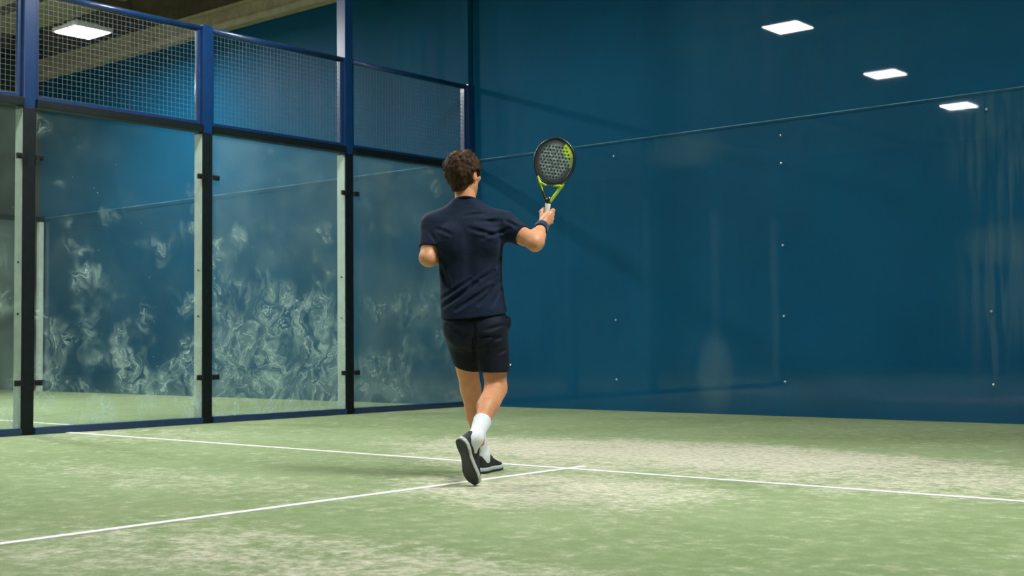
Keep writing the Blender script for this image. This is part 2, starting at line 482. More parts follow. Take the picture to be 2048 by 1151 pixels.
# ----------------------------------------------------------------- solid modelling on a grid (numpy) for the player and the racket
class Grid:
    def __init__(s, lo, hi, h):
        s.lo = np.array(lo, np.float32); s.h = h
        s.n = np.ceil((np.array(hi) - np.array(lo)) / h).astype(int) + 1
        s.ax = [(s.lo[i] + h * np.arange(s.n[i])).astype(np.float32) for i in range(3)]
        s.v = np.full(tuple(s.n), .5, np.float32)
    def sub(s, lo, hi):
        i0 = np.clip(np.floor((np.array(lo) - s.lo) / s.h).astype(int), 0, s.n - 1)
        i1 = np.clip(np.ceil((np.array(hi) - s.lo) / s.h).astype(int) + 1, 1, s.n)
        sl = tuple(slice(a, b) for a, b in zip(i0, i1))
        return sl, s.ax[0][sl[0]][:, None, None], s.ax[1][sl[1]][None, :, None], s.ax[2][sl[2]][None, None, :]
    def put(s, sl, d, k, op='u'):
        a = s.v[sl]
        if op == 'u':
            m = np.minimum(a, d)
            if k > 0: hh = np.maximum(k - np.abs(a - d), 0) / k; m = m - hh * hh * k * .25
        elif op == 'd':
            b = -d; m = np.maximum(a, b)
            if k > 0: hh = np.maximum(k - np.abs(a - b), 0) / k; m = m + hh * hh * k * .25
        else:
            m = np.maximum(a, d)
        s.v[sl] = m
    def cap(s, a, b, ra, rb=None, k=.02, flat=None, op='u'):
        rb = ra if rb is None else rb
        a = np.array(a, float); b = np.array(b, float); pad = max(ra, rb) + k + 3 * s.h
        if flat is not None: pad = max(ra, rb) * max(1, flat[1]) + k + 3 * s.h
        sl, X, Y, Z = s.sub(np.minimum(a, b) - pad, np.maximum(a, b) + pad)
        d = b - a; L2 = max(float(d @ d), 1e-12)
        px, py, pz = X - a[0], Y - a[1], Z - a[2]
        t = np.clip((px * d[0] + py * d[1] + pz * d[2]) / L2, 0, 1)
        qx, qy, qz = px - t * d[0], py - t * d[1], pz - t * d[2]
        if flat is not None:
            n = np.array(flat[0], float); n /= np.linalg.norm(n); f = 1 / flat[1] - 1
            c = (qx * n[0] + qy * n[1] + qz * n[2]) * f
            qx, qy, qz = qx + n[0] * c, qy + n[1] * c, qz + n[2] * c
        dist = np.sqrt(qx * qx + qy * qy + qz * qz) - (ra + (rb - ra) * t)
        s.put(sl, dist, k, op); return s
    def ell(s, c, r, axes=None, k=.02, op='u'):
        c = np.array(c, float); r = np.array(r, float); pad = max(r) + k + 3 * s.h
        sl, X, Y, Z = s.sub(c - pad, c + pad)
        A = np.eye(3) if axes is None else np.array(axes, float)
        px, py, pz = X - c[0], Y - c[1], Z - c[2]
        q = 0; q2 = 0
        for i in range(3):
            e = px * A[i][0] + py * A[i][1] + pz * A[i][2]
            q = q + (e / r[i]) ** 2; q2 = q2 + (e / r[i] ** 2) ** 2
        k0 = np.sqrt(q); k1 = np.sqrt(q2) + 1e-6
        s.put(sl, k0 * (k0 - 1) / k1, k, op); return s
    def loft(s, tab, k=.02, p=2.3, grow=0.0, op='u'):
        t = np.array(tab, float); t = t[np.argsort(t[:, 0])]
        hi = t[:, 1:3].max(0) + t[:, 3:5].max() + k + .03; lo = t[:, 1:3].min(0) - t[:, 3:5].max() - k - .03
        sl, X, Y, Z = s.sub((lo[0], lo[1], t[0, 0] - .02), (hi[0], hi[1], t[-1, 0] + .02))
        z = Z.ravel(); zz = np.linspace(t[0, 0], t[-1, 0], 160)
        cols = []
        for j in range(1, 5):
            c = np.interp(zz, t[:, 0], t[:, j]); 
            for _ in range(30): c[1:-1] = .25 * c[:-2] + .5 * c[1:-1] + .25 * c[2:]
            cols.append(np.interp(z, zz, c)[None, None, :])
        cx, cy, a, b = cols; a = a + grow; b = b + grow
        q = (np.abs((X - cx) / a) ** p + np.abs((Y - cy) / b) ** p) ** (1 / p)
        d = (q - 1) * np.minimum(a, b)
        d = np.maximum(d, np.maximum(t[0, 0] - Z, Z - t[-1, 0]))
        s.put(sl, d.astype(np.float32), k, op); return s
    def cut(s, pt, nrm, lo=None, hi=None):
        """keep the side the normal points away from"""
        n = np.array(nrm, float); n /= np.linalg.norm(n)
        sl, X, Y, Z = s.sub(s.lo if lo is None else lo, s.lo + s.h * s.n if hi is None else hi)
        d = (X - pt[0]) * n[0] + (Y - pt[1]) * n[1] + (Z - pt[2]) * n[2]
        s.put(sl, d, 0, 'i'); return s
    def mesh(s, name, smooth_iter=2, xform=None):
        v = s.v; ins = v < 0
        cnt = np.zeros(tuple(s.n - 1), np.int8)
        for dx in (0, 1):
            for dy in (0, 1):
                for dz in (0, 1):
                    cnt += ins[dx:s.n[0] - 1 + dx, dy:s.n[1] - 1 + dy, dz:s.n[2] - 1 + dz]
        act = (cnt > 0) & (cnt < 8)
        I = np.argwhere(act); idx = np.full(act.shape, -1, np.int32); idx[act] = np.arange(len(I))
        acc = np.zeros((len(I), 3)); num = np.zeros(len(I))
        cor = [(i, j, k) for i in (0, 1) for j in (0, 1) for k in (0, 1)]
        for a in cor:
            for ax in range(3):
                if a[ax]: continue
                b = list(a); b[ax] = 1
                va = v[I[:, 0] + a[0], I[:, 1] + a[1], I[:, 2] + a[2]]
                vb = v[I[:, 0] + b[0], I[:, 1] + b[1], I[:, 2] + b[2]]
                m = (va < 0) != (vb < 0)
                t = np.where(m, va / np.where(m, va - vb, 1), 0)
                p = np.array(a, float)[None, :].repeat(len(I), 0); p[:, ax] += t
                acc[m] += p[m]; num[m] += 1
        P = s.lo + s.h * (I + acc / num[:, None])
        faces = []
        for ax in range(3):
            u, w = (ax + 1) % 3, (ax + 2) % 3
            a = [slice(None)] * 3; b = [slice(None)] * 3
            a[ax] = slice(0, -1); b[ax] = slice(1, None)
            sg = ins[tuple(a)] != ins[tuple(b)]
            E = np.argwhere(sg)
            E = E[(E[:, u] > 0) & (E[:, w] > 0) & (E[:, u] < s.n[u] - 1) & (E[:, w] < s.n[w] - 1)]
            def cell(du, dw):
                c = E.copy(); c[:, u] += du; c[:, w] += dw
                return idx[c[:, 0], c[:, 1], c[:, 2]]
            q = np.stack([cell(-1, -1), cell(0, -1), cell(0, 0), cell(-1, 0)], 1)
            flip = ~ins[E[:, 0], E[:, 1], E[:, 2]]
            q[flip] = q[flip][:, ::-1]
            faces.append(q)
        F = np.concatenate(faces)
        ed = np.concatenate([F[:, [0, 1]], F[:, [1, 2]], F[:, [2, 3]], F[:, [3, 0]]])
        for _ in range(smooth_iter):
            sm = np.zeros_like(P); n = np.zeros(len(P))
            for a, b in ((0, 1), (1, 0)):
                for j in range(3): sm[:, j] += np.bincount(ed[:, a], P[ed[:, b], j], len(P))
                n += np.bincount(ed[:, a], minlength=len(P))
            P = P * .45 + .55 * sm / np.maximum(n, 1)[:, None]
        return P, F

def np_mesh(name, parts):
    V = []; Fs = []; k = 0
    for P, F in parts: V.append(P); Fs.append(F + k); k += len(P)
    V = np.concatenate(V); F = np.concatenate(Fs)
    me = bpy.data.meshes.new(name)
    me.vertices.add(len(V)); me.vertices.foreach_set('co', V.astype(np.float32).ravel())
    me.loops.add(len(F) * 4); me.loops.foreach_set('vertex_index', F.astype(np.int32).ravel())
    me.polygons.add(len(F)); me.polygons.foreach_set('loop_start', np.arange(0, len(F) * 4, 4, dtype=np.int32))
    me.polygons.foreach_set('use_smooth', np.ones(len(F), bool))
    me.update(calc_edges=True); me.validate()
    return me

def V3(*a): return np.array(a, float)
def unit(a): a = np.array(a, float); return a / np.linalg.norm(a)

# ----------------------------------------------------------------- player materials
def mat_skin():
    t = NT('skin'); v = t.coord()
    f = t.noise(v, 9, 4, .6); g = t.noise(v, 60, 3, .6)
    col = t.mix(t.ramp(f, .3, .7), (.60, .255, .120), (.70, .340, .180))
    col = t.mix(t.ramp(g, .4, .8, 0, .25), col, (.56, .22, .12))
    t.bsdf(col, .48, Subsurface_Weight=.12, Subsurface_Scale=.01, Specular_IOR_Level=.4)
    t.b.inputs['Subsurface Radius'].default_value = (1.0, .4, .2)
    t.bump(t.noise(v, 320, 2), .15, .001)
    return t.m
def mat_cloth(name, a, b, rough=.85, wrinkle=.5, sheen=.35):
    t = NT(name); v = t.coord()
    f = t.noise(v, 6, 4, .6)
    t.bsdf(t.mix(t.ramp(f, .3, .7), a, b), rough, Sheen_Weight=sheen, Sheen_Roughness=.4, Specular_IOR_Level=.25)
    t.b.inputs['Sheen Tint'].default_value = (.4, .55, .8, 1)
    wr = t.noise(t.coord(rot=(0, .9, 0), scale=(.6, 1, 1.6)), 9, 4, .5, .6)
    weave = t.noise(v, 700, 1)
    t.bump(t.math('ADD', wr, t.math('MULTIPLY', weave, .06)), wrinkle, .012)
    return t.m
def mat_hair():
    t = NT('brown_hair'); v = t.coord()
    f = t.noise(v, 45, 4, .65, 1.5); g = t.noise(v, 220, 2, .6)
    col = t.mix(t.ramp(f, .35, .7), (.012, .006, .003), (.055, .025, .011))
    t.bsdf(t.mix(t.ramp(g, .4, .7, 0, .6), col, (.085, .038, .017)), .62, Specular_IOR_Level=.2)
    t.bump(g, .6, .004); return t.m
M['skin'] = mat_skin(); M['hair'] = mat_hair()
M['shirt'] = mat_cloth('navy_jersey', (.0022, .0085, .026), (.004, .014, .039), .8, .35, .10)
M['shorts'] = mat_cloth('dark_navy_shorts_cloth', (.002, .0045, .012), (.0035, .0080, .020), .7, .4, .06)
M['band'] = mat_cloth('navy_terry', (.012, .024, .060), (.018, .033, .075), .95, .6, .5)
M['sock'] = mat_cloth('white_sock_knit', (.74, .76, .82), (.82, .84, .88), .95, .35, .2)
M['shoe'] = simple('black_shoe_mesh', (.014, .017, .018), .7, .25, 40, .3)
M['outsole'] = simple('black_rubber_outsole', (.020, .024, .022), .6, .25, 20, .35)
M['midsole'] = simple('pale_foam_midsole', (.52, .56, .56), .6, .08, 30)
M['lace'] = simple('grey_lace', (.42, .45, .45), .8, .1, 60)
M['eye'] = simple('eye_white', (.75, .72, .68), .2, .05, 20)
M['iris'] = simple('brown_iris', (.05, .025, .012), .2, .2, 90)

# player frame: x to his right, y away from the viewer, z up
PL = thing('person', 'person seen from behind in navy shirt and dark shorts, raising a racket', 'person',
           (5.527, -6.143, 0), math.radians(40.207))

SH_R, EL_R, WR_R = V3(.168, .0, 1.425), V3(.340, -.135, 1.312), V3(.388, .045, 1.428)
SH_L, EL_L, WR_L = V3(-.232, .0, 1.425), V3(-.260, -.075, 1.238), V3(-.175, .150, 1.270)
HP_R, KN_R, AN_R = V3(.088, .0, .86), V3(.116, -.004, .505), V3(.013, -.392, .264)
HP_L, KN_L, AN_L = V3(-.085, .02, .86), V3(-.034, .185, .505), V3(.028, .315, .108)
torso = [(.83, -.002, .0, .150, .110), (.88, -.003, .0, .172, .125), (1.0, -.012, 0, .166, .118), (1.11, -.02, 0, .160, .110),
         (1.2, -.022, 0, .166, .115), (1.3, -.027, 0, .180, .122), (1.38, -.032, .0, .182, .118), (1.45, -.036, .0, .150, .092),
         (1.50, -.042, .003, .100, .070), (1.54, -.046, .006, .060, .056)]
def perp(a, b, side):
    d = unit(b - a); s_ = np.array(side, float); s_ = s_ - d * (s_ @ d); return unit(s_)

# --- body -----------------------------------------------------------
G = Grid((-.34, -.56, .02), (.46, .60, 1.90), .0042)
G.loft(torso, .0)
G.loft([(1.47, -.045, .002, .064, .060), (1.56, -.046, .006, .062, .062), (1.60, -.050, .010, .058, .061), (1.66, -.054, .014, .056, .062)], .03, 2.0)
# right leg
G.cap(HP_R, KN_R, .086, .060, .03); G.cap(V3(.10, .035, .74), V3(.118, .022, .57), .055, .046, .03)
G.cap(V3(.09, -.03, .72), V3(.112, -.022, .56), .05, .036, .03)
G.ell(KN_R + V3(0, .020, 0), (.052, .050, .058), None, .03)
sk = perp(KN_R, AN_R, (0, -.2, 1))
def along(a, b, t): return a + (b - a) * t
G.cap(KN_R, AN_R, .052, .034, .03)
G.cap(along(KN_R, AN_R, .10) + sk * .004 + V3(-.012, 0, 0), along(KN_R, AN_R, .42) + sk * .014 + V3(-.014, 0, 0), .040, .046, .035)
G.cap(along(KN_R, AN_R, .12) + sk * .002 + V3(.018, 0, 0), along(KN_R, AN_R, .40) + sk * .010 + V3(.014, 0, 0), .038, .040, .035)
G.cap(along(KN_R, AN_R, .42) + sk * .012, along(KN_R, AN_R, .78) + sk * .010, .040, .024, .03)
# left leg
G.cap(HP_L, KN_L, .084, .056, .03); G.cap(V3(-.06, .10, .74), V3(-.036, .19, .57), .055, .044, .03)
G.ell(KN_L + V3(0, .018, 0), (.049, .046, .056), None, .03)
bk = perp(KN_L, AN_L, (0, -1, 0))
G.cap(KN_L, AN_L, .048, .033, .03)
G.cap(along(KN_L, AN_L, .10) + bk * .010 + V3(-.012, 0, 0), along(KN_L, AN_L, .40) + bk * .020 + V3(-.012, 0, 0), .036, .040, .03)
G.cap(along(KN_L, AN_L, .10) + bk * .008 + V3(.012, 0, 0), along(KN_L, AN_L, .36) + bk * .018 + V3(.012, 0, 0), .034, .037, .03)
G.cap(along(KN_L, AN_L, .40) + bk * .018, along(KN_L, AN_L, .80) + bk * .012, .038, .022, .03)
# arms
def arm(S, E, W, bend_out):
    G.cap(S, E, .052, .040, .03)
    tri = perp(S, E, bend_out)
    G.cap(along(S, E, .25) + tri * .014, along(S, E, .65) + tri * .012, .036, .034, .03)
    G.cap(along(S, E, .35) - tri * .014, along(S, E, .75) - tri * .010, .034, .031, .03)
    G.ell(E + tri * .002, (.035, .035, .035), None, .025); G.ell(E + unit(tri + unit(E - S) * .9 - unit(W - E) * .6) * .023, (.019, .019, .019), None, .022)
    G.cap(E, W, .041, .0285, .025)
    f = perp(E, W, bend_out)
    G.cap(along(E, W, .12) - f * .006, along(E, W, .42) - f * .006, .040, .036, .03)
    G.cap(along(E, W, .10) + f * .010, along(E, W, .38) + f * .006, .034, .032, .03)
arm(SH_R, EL_R, WR_R, (.5, -.3, -.8)); arm(SH_L, EL_L, WR_L, (-.2, -.8, -.4))
# head
FY = math.radians(30)
HF, HS, HU = V3(math.sin(FY), math.cos(FY), 0), V3(math.cos(FY), -math.sin(FY), 0), V3(0, 0, 1)
HC = V3(-.055, .020, 1.712)
def hd(s_, f_, u_): return HC + HS * s_ + HF * f_ + HU * u_
HA = [HS, HF, HU]
G.ell(hd(0, -.015, .020), (.075, .095, .095), HA, .02)
G.ell(hd(0, .030, -.035), (.061, .064, .084), HA, .03)
for sg in (-1, 1):
    G.cap(hd(sg * .050, .0, -.055), hd(sg * .012, .075, -.100), .020, .018, .03)
    G.ell(hd(sg * .048, .064, -.012), (.020, .020, .016), HA, .025)
    G.ell(hd(sg * .031, .104, .010), (.015, .015, .010), HA, .015, 'd')
    G.cap(hd(sg * .019, .0895, .0185), hd(sg * .042, .081, .0165), .0055, .0045, .006)
    G.cap(hd(sg * .020, .0885, .0015), hd(sg * .042, .081, .0030), .0045, .004, .006)
    G.ell(hd(sg * .010, .102, -.034), (.006, .008, .006), HA, .008)
    ea = [unit(HS + HF * -.45 * sg), unit(HF + HS * .45 * sg), HU]
    G.ell(hd(sg * .082, -.014, -.010), (.0095, .019, .032), ea, .010)
    G.ell(hd(sg * .092, -.006, -.004), (.008, .010, .019), ea, .006, 'd')
G.ell(hd(0, .080, -.100), (.020, .017, .016), HA, .02)
G.cap(hd(0, .090, .018), hd(0, .110, -.026), .0055, .0085, .012)
G.cap(hd(-.038, .080, .028), hd(.038, .080, .028), .011, .011, .02)
G.cap(hd(-.019, .090, -.062), hd(.019, .090, -.062), .007, .007, .01)
G.cap(hd(-.017, .090, -.075), hd(.017, .090, -.075), .008, .008, .01)
G.cap(hd(-.022, .099, -.0685), hd(.022, .099, -.0685), .0025, .0025, .004, None, 'd')
FS_R, FS_L = unit((.066, .135, -.255)), unit((.36, .93, 0)); FH_R, FH_L = V3(.66, .58, .48), V3(0, 0, 1)
G.cap(AN_R, AN_R + FS_R * .05 - FH_R * .05, .026, .020, .01); G.cap(AN_L, AN_L + FS_L * .05 - FH_L * .05, .026, .020, .01)
body_parts = [G.mesh('body')]

# --- right hand round the grip --------------------------------------
RC = V3(.412, .100, 1.480); RA = unit((.163, 0, .987)); RB = unit((.987, 0, -.163)); RN = V3(0, 1, 0)
def rh(b, n, a): return RC + RB * b + RN * n + RA * a
g = Grid(RC - .12, RC + .12, .0021)
u_ = unit(WR_R - EL_R)
g.cap(WR_R - u_ * .045, WR_R + u_ * .006, .0300, .0270, .01)
A_ = [.038, .014, -.010, -.031]
for i, a in enumerate(A_):
    K = rh(.031 - .003 * (i == 3), -.026, a)
    g.cap(WR_R + u_ * .004 + RA * (a * .45) , K, .0165, .0118, .016)
    ln = (1.0, 1.06, 1.0, .86)[i]
    P1 = rh(.037, .010 * ln, a + .004); P2 = rh(.010, .031, a + .002); P3 = rh(-.020, .026, a); 
    r = (.0096, .0098, .0094, .0082)[i]
    g.cap(K, P1, r + .0012, r, .004); g.cap(P1, P2, r, r * .93, .003); g.cap(P2, P3, r * .93, r * .8, .003)
    g.ell(K, (.0125, .0125, .0115), None, .006)
g.cap(WR_R + u_ * .01, rh(.006, -.030, .002), .022, .021, .02)
g.cap(WR_R + u_ * .012 - RB * .004, rh(-.022, -.020, -.006), .0175, .0165, .015)
g.cap(rh(-.022, -.020, -.006), rh(-.034, -.004, .022), .0145, .0118, .01)
g.cap(rh(-.034, -.004, .022), rh(-.022, .016, .046), .0115, .0092, .005)
body_parts.append(g.mesh('hand', 2))
# --- left hand, relaxed and half closed in front of the chest -------
lu = unit(WR_L - EL_L); lA = unit(np.cross(lu, V3(0, 0, 1))); lN = np.cross(lA, lu)      # lA: across the palm, lN: back of the hand
g = Grid(WR_L - .13, WR_L + .20, .0024)
g.cap(WR_L - lu * .045, WR_L + lu * .004, .0300, .0265, .01)
for i, c_ in enumerate((-.030, -.010, .010, .029)):
    K = WR_L + lu * (.082 - .006 * (i in (0, 3))) + lA * c_ + lN * .004
    g.cap(WR_L + lu * .004 + lA * c_ * .4, K, .0155, .0115, .014)
    ln = (.90, 1.0, .95, .78)[i]; r = (.0094, .0097, .0093, .0082)[i]
    P1 = K + (lu * .036 - lN * .018) * ln; P2 = P1 + (lu * .010 - lN * .024) * ln; P3 = P2 + (-lu * .012 - lN * .016) * ln
    g.cap(K, P1, r + .001, r, .003); g.cap(P1, P2, r, r * .92, .002); g.cap(P2, P3, r * .92, r * .78, .002)
T0 = WR_L + lu * .022 - lA * .022 - lN * .010
g.cap(WR_L + lu * .006 - lA * .010, T0, .018, .016, .014)
g.cap(T0, T0 + lu * .034 - lA * .020 - lN * .016, .0145, .0115, .008)
g.cap(T0 + lu * .034 - lA * .020 - lN * .016, T0 + lu * .060 - lA * .012 - lN * .022, .0112, .009, .004)
body_parts.append(g.mesh('hand', 2))
BODY = link('body', np_mesh('body', body_parts), M['skin'], PL)
for sg in (-1, 1):
    def ball(c, r, n=12):
        P = []; F = []
        for i in range(n + 1):
            for j in range(2 * n):
                th = math.pi * i / n; ph = math.pi * j / n
                P.append(c + r * V3(math.sin(th) * math.cos(ph), math.sin(th) * math.sin(ph), math.cos(th)))
        for i in range(n):
            for j in range(2 * n):
                F.append((i * 2 * n + j, (i + 1) * 2 * n + j, (i + 1) * 2 * n + (j + 1) % (2 * n), i * 2 * n + (j + 1) % (2 * n)))
        return mesh_from(P, F, 'ball', True)
    e = link('eye', ball(hd(sg * .031, .0795, .010), .0120), M['eye'], PL)
    link('iris', ball(hd(sg * .031, .0869, .010), .0052), M['iris'], e)

for sg in (-1, 1):
    MB().tube([tuple(hd(sg * .014, .0960, .0345)), tuple(hd(sg * .030, .0935, .0375)), tuple(hd(sg * .047, .080, .033))], [.0035, .0042, .002], 8).build('eyebrow', M['hair'], PL, True)

# --- hair -----------------------------------------------------------
g = Grid(HC - .16, HC + .16, .0026)
g.ell(hd(0, -.020, .030), (.084, .104, .100), HA, 0)
g.cap(hd(0, -.048, -.02), hd(0, -.046, -.094), .066, .048, .03)
r2 = random.Random(11)
hair_pts = []
for i in range(520):
    th = math.acos(1 - 2 * r2.random() * .80); ph = r2.random() * 2 * math.pi
    n_ = V3(math.sin(th) * math.cos(ph), math.sin(th) * math.sin(ph), math.cos(th))
    p = V3(n_[0] * .084, -.020 + n_[1] * .104, .030 + n_[2] * .100)
    if .83 * p[1] - .55 * p[2] > .020 or .6 * p[1] - .8 * p[2] > .030: continue
    crown = V3(.01, -.05, .12)
    d = p - crown; d = d - n_ * (d @ n_); d = d / (np.linalg.norm(d) + 1e-6)
    d = unit(d + V3(r2.uniform(-.5, .5), r2.uniform(-.4, .6), r2.uniform(-.2, .2)))
    top = max(0.0, n_[2] + .15)
    q = p + d * r2.uniform(.016, .034) + n_ * (r2.uniform(.0, .006) + .010 * top * r2.random())
    hair_pts.append((hd(*p), hd(*q), top))
for a, b, top in hair_pts:
    g.cap(a, b, .0085, .0045, .012 + .004 * r2.random())
def gcut(g, nf, nu, c):
    p0 = HC + (HF * nf + HU * nu) * c; g.cut(p0, HF * nf + HU * nu)
gcut(g, .834, -.552, .028); gcut(g, .6, -.8, .036)
g.ell(hd(0, -.052, -.150), (.080, .058, .045), HA, .03, 'd')
for sg in (-1, 1): g.ell(hd(sg * .088, -.010, -.012), (.028, .030, .036), HA, .012, 'd')
HAIR = link('hair', np_mesh('hair', [g.mesh('hair', 1)]), M['hair'], PL)
# loose strands over the cap
mb = MB()
for a, b, top in hair_pts:
    if top < .25 or abs((a - HC) @ HS) > .068: continue
    for j in range(5):
        o = V3(r2.uniform(-.008, .008), r2.uniform(-.008, .008), r2.uniform(-.003, .003))
        d = unit(b - a); c = unit(b - HC)
        pts = [a + o, a + o + d * .012 + c * .005, a + o + d * .022 + c * (.007 + .003 * r2.random()), a + o + d * .029 + c * (.005 + .005 * r2.random())]
        mb.tube(pts, [.0008, .0008, .0006, .0003], 4)
mb.build('strands', M['hair'], HAIR, True)

# --- shirt ----------------------------------------------------------
def perturb(grid, segs, front=False):
    """soft creases pressed into the back of the cloth: (x0,z0,x1,z1,width,depth)"""
    sl, X, Y, Z = grid.sub(grid.lo, grid.lo + grid.h * grid.n)
    acc = np.zeros((len(grid.ax[0]), len(grid.ax[2])), np.float32)
    x = grid.ax[0][:, None]; z = grid.ax[2][None, :]
    for x0, z0, x1, z1, w_, dp in segs:
        dx, dz = x1 - x0, z1 - z0; t = np.clip(((x - x0) * dx + (z - z0) * dz) / (dx * dx + dz * dz), 0, 1)
        d = np.hypot(x - x0 - t * dx, z - z0 - t * dz)
        fade = np.sin(np.pi * np.clip(t, .08, .92)) ** .6
        acc += dp * fade * (np.exp(-(d / w_) ** 2) - .55 * np.exp(-((d - 1.9 * w_) / w_) ** 2))
    wgt = 1 / (1 + np.exp(np.clip((grid.ax[1] - .0) / .02, -30, 30)))
    grid.v += (acc[:, None, :] * wgt[None, :, None]).astype(np.float32)

g = Grid((-.36, -.24, .86), (.36, .22, 1.62), .0046)
shirt = [(.86, -.001, -.004, .188, .152), (.95, -.005, -.003, .186, .148), (1.0, -.012, 0, .181, .138), (1.11, -.02, 0, .176, .124), (1.2, -.022, 0, .178, .126),
         (1.3, -.027, 0, .190, .132), (1.38, -.033, .0, .194, .128), (1.44, -.036, .0, .172, .108), (1.49, -.041, .003, .122, .086),
         (1.53, -.044, .006, .084, .073), (1.565, -.046, .008, .070, .067), (1.60, -.047, .008, .066, .065)]
g.loft(shirt, 0, 2.25)
for S, E, r0, r1, t1 in ((SH_R, EL_R, .074, .061, .62), (SH_L, EL_L, .068, .058, .72)):
    g.cap(S, along(S, E, t1), r0, r1, .055)
    d_ = unit(E - S); p_ = along(S, E, t1 - .04)
for S, sx in ((SH_R, 1), (SH_L, -1)):
    g.cap(V3(-.046 + sx * .055, .0, 1.515), S + V3(-sx * .01, 0, .012), .046, .058, .05)
g.ell(V3(.075, -.095, 1.33), (.055, .035, .075), None, .05); g.ell(V3(-.130, -.095, 1.33), (.055, .033, .075), None, .05)
g.cap(V3(-.028, -.155, 1.42), V3(-.020, -.150, 1.10), .016, .018, .04, None, 'd')
perturb(g, [(-.17, .965, .02, 1.09, .010, .011), (-.10, .945, .10, 1.075, .010, .010), (-.18, 1.01, -.02, 1.11, .009, .008), (.03, .97, .14, 1.10, .010, .008),
            (.10, .96, .165, 1.10, .009, .007), (-.06, 1.05, .11, 1.16, .009, .006), (-.02, 1.395, .14, 1.350, .011, .008), (.02, 1.435, .15, 1.440, .010, .007),
            (.05, 1.34, .20, 1.395, .010, .007), (-.05, 1.47, .06, 1.485, .008, .005), (-.20, 1.40, -.12, 1.36, .010, .006), (-.19, 1.20, -.14, 1.06, .010, .006),
            (.08, 1.10, .15, 1.25, .009, .006), (.18, 1.44, .25, 1.40, .009, .007), (-.245, 1.38, -.215, 1.33, .009, .005)])
for S, E, t1 in ((SH_R, EL_R, .60), (SH_L, EL_L, .70)):
    d_ = unit(E - S); p_ = along(S, E, t1)
    if S is SH_R: g.cut(p_, d_, (.19, -.24, 1.2), (.36, .22, 1.6))
    else: g.cut(p_, unit(d_ + V3(0, 0, -.3)), (-.36, -.24, 1.15), (-.205, .22, 1.42))
g.cut(V3(-.19, 0, .900), V3(.085, .12, -1))
g.cut(V3(-.046, .008, 1.563), V3(0, .25, 1))
SHIRT = link('shirt', np_mesh('shirt', [g.mesh('shirt', 2)]), M['shirt'], PL)
ring = []
for j in range(41):
    a = 2 * math.pi * j / 40
    ring.append((-.046 + .0655 * math.cos(a), .007 + .066 * math.sin(a), 1.563 - .25 * .066 * math.sin(a)))
MB().tube(ring, .0065, 8).build('collar', M['shirt'], SHIRT, True)

# --- shorts ---------------------------------------------------------
g = Grid((-.24, -.24, .56), (.26, .28, 1.0), .0046)
g.loft([(.74, .0, .010, .07, .05), (.79, .0, .006, .120, .085), (.835, .0, .003, .160, .112), (.875, .0, .0, .172, .126), (.92, -.003, 0, .173, .128), (.98, -.01, 0, .168, .122)], 0, 2.3)
HR2, HL2 = V3(.088, -.004, .83), V3(-.078, .035, .83)
KR2, KL2 = V3(.112, -.006, .58), V3(-.040, .135, .60)
g.cap(HR2, KR2, .098, .088, .05, ((0, 1, 0), 1.06)); g.cap(HL2, KL2, .100, .074, .05, ((0, 1, 0), 1.12))
g.ell(V3(.060, -.066, .83), (.085, .068, .09), None, .06); g.ell(V3(-.07, -.052, .83), (.080, .068, .09), None, .06)
g.ell(V3(.190, .0, .872), (.016, .045, .038), None, .012)
perturb(g, [(.02, .80, .14, .79, .010, .008), (.03, .74, .17, .80, .010, .006), (.13, .70, .19, .73, .008, .005), (.0, .86, .0, .66, .010, .010), (-.15, .86, -.06, .80, .010, .007), (.06, .83, .17, .86, .009, .005), (.05, .70, .06, .61, .012, .004)])
g.cut(V3(.112, 0, .600), V3(0, .06, -1), (.028, -.24, .5), (.3, .28, .72))
g.cut(V3(-.05, .13, .625), unit(V3(-.25, .28, -1)), (-.24, -.24, .5), (.026, .28, .72))
SHORTS = link('shorts', np_mesh('shorts', [g.mesh('shorts', 2)]), M['shorts'], PL)
MB().tube([(.1965, -.022, .637), (.199, -.024, .637)], [.006, .005], 10).build('badge', M['sock'], SHORTS, label='tiny white badge on the shorts leg')

# --- wristband ------------------------------------------------------
def lathe_tube(a, b, prof, n=28):
    """a surface of revolution about a-b: prof = [(t along, radius)]"""
    a = np.array(a); b = np.array(b); d = unit(b - a); L = np.linalg.norm(b - a)
    r = unit(np.cross(d, V3(.3, .2, .9))); u = np.cross(d, r)
    P = []; F = []
    for t, rr in prof:
        for j in range(n):
            q = 2 * math.pi * j / n; P.append(a + d * L * t + (r * math.cos(q) + u * math.sin(q)) * rr)
    m = len(prof)
    for i in range(m - 1):
        for j in range(n): F.append((i * n + j, i * n + (j + 1) % n, (i + 1) * n + (j + 1) % n, (i + 1) * n + j))
    return mesh_from(P, F, 'tube', True)
link('wristband', lathe_tube(WR_R - u_ * .062, WR_R - u_ * .008, [(0, .031), (0, .0375), (.06, .0395), (.3, .0405), (.7, .0395), (.94, .0375), (1, .0355), (1, .028)]), M['band'], PL)

# --- socks and shoes ------------------------------------------------
def sock(A, K, s_, h_, L, r0, r1):
    d = unit(K - A); g = Grid(A - .16, A + .20, .0034)
    g.cap(A - d * .02, A + d * (L + .05), r0 - .003, r1, .02)
    g.cap(A - d * .02, A + s_ * .055 - h_ * .052, r0 - .005, .030, .03)
    g.cap(A - d * .01, A - s_ * .004 - h_ * .055, r0 - .006, .029, .03)
    g.cut(A + d * L, d)
    return link('sock', np_mesh('sock', [g.mesh('sock', 2)]), M['sock'], PL)

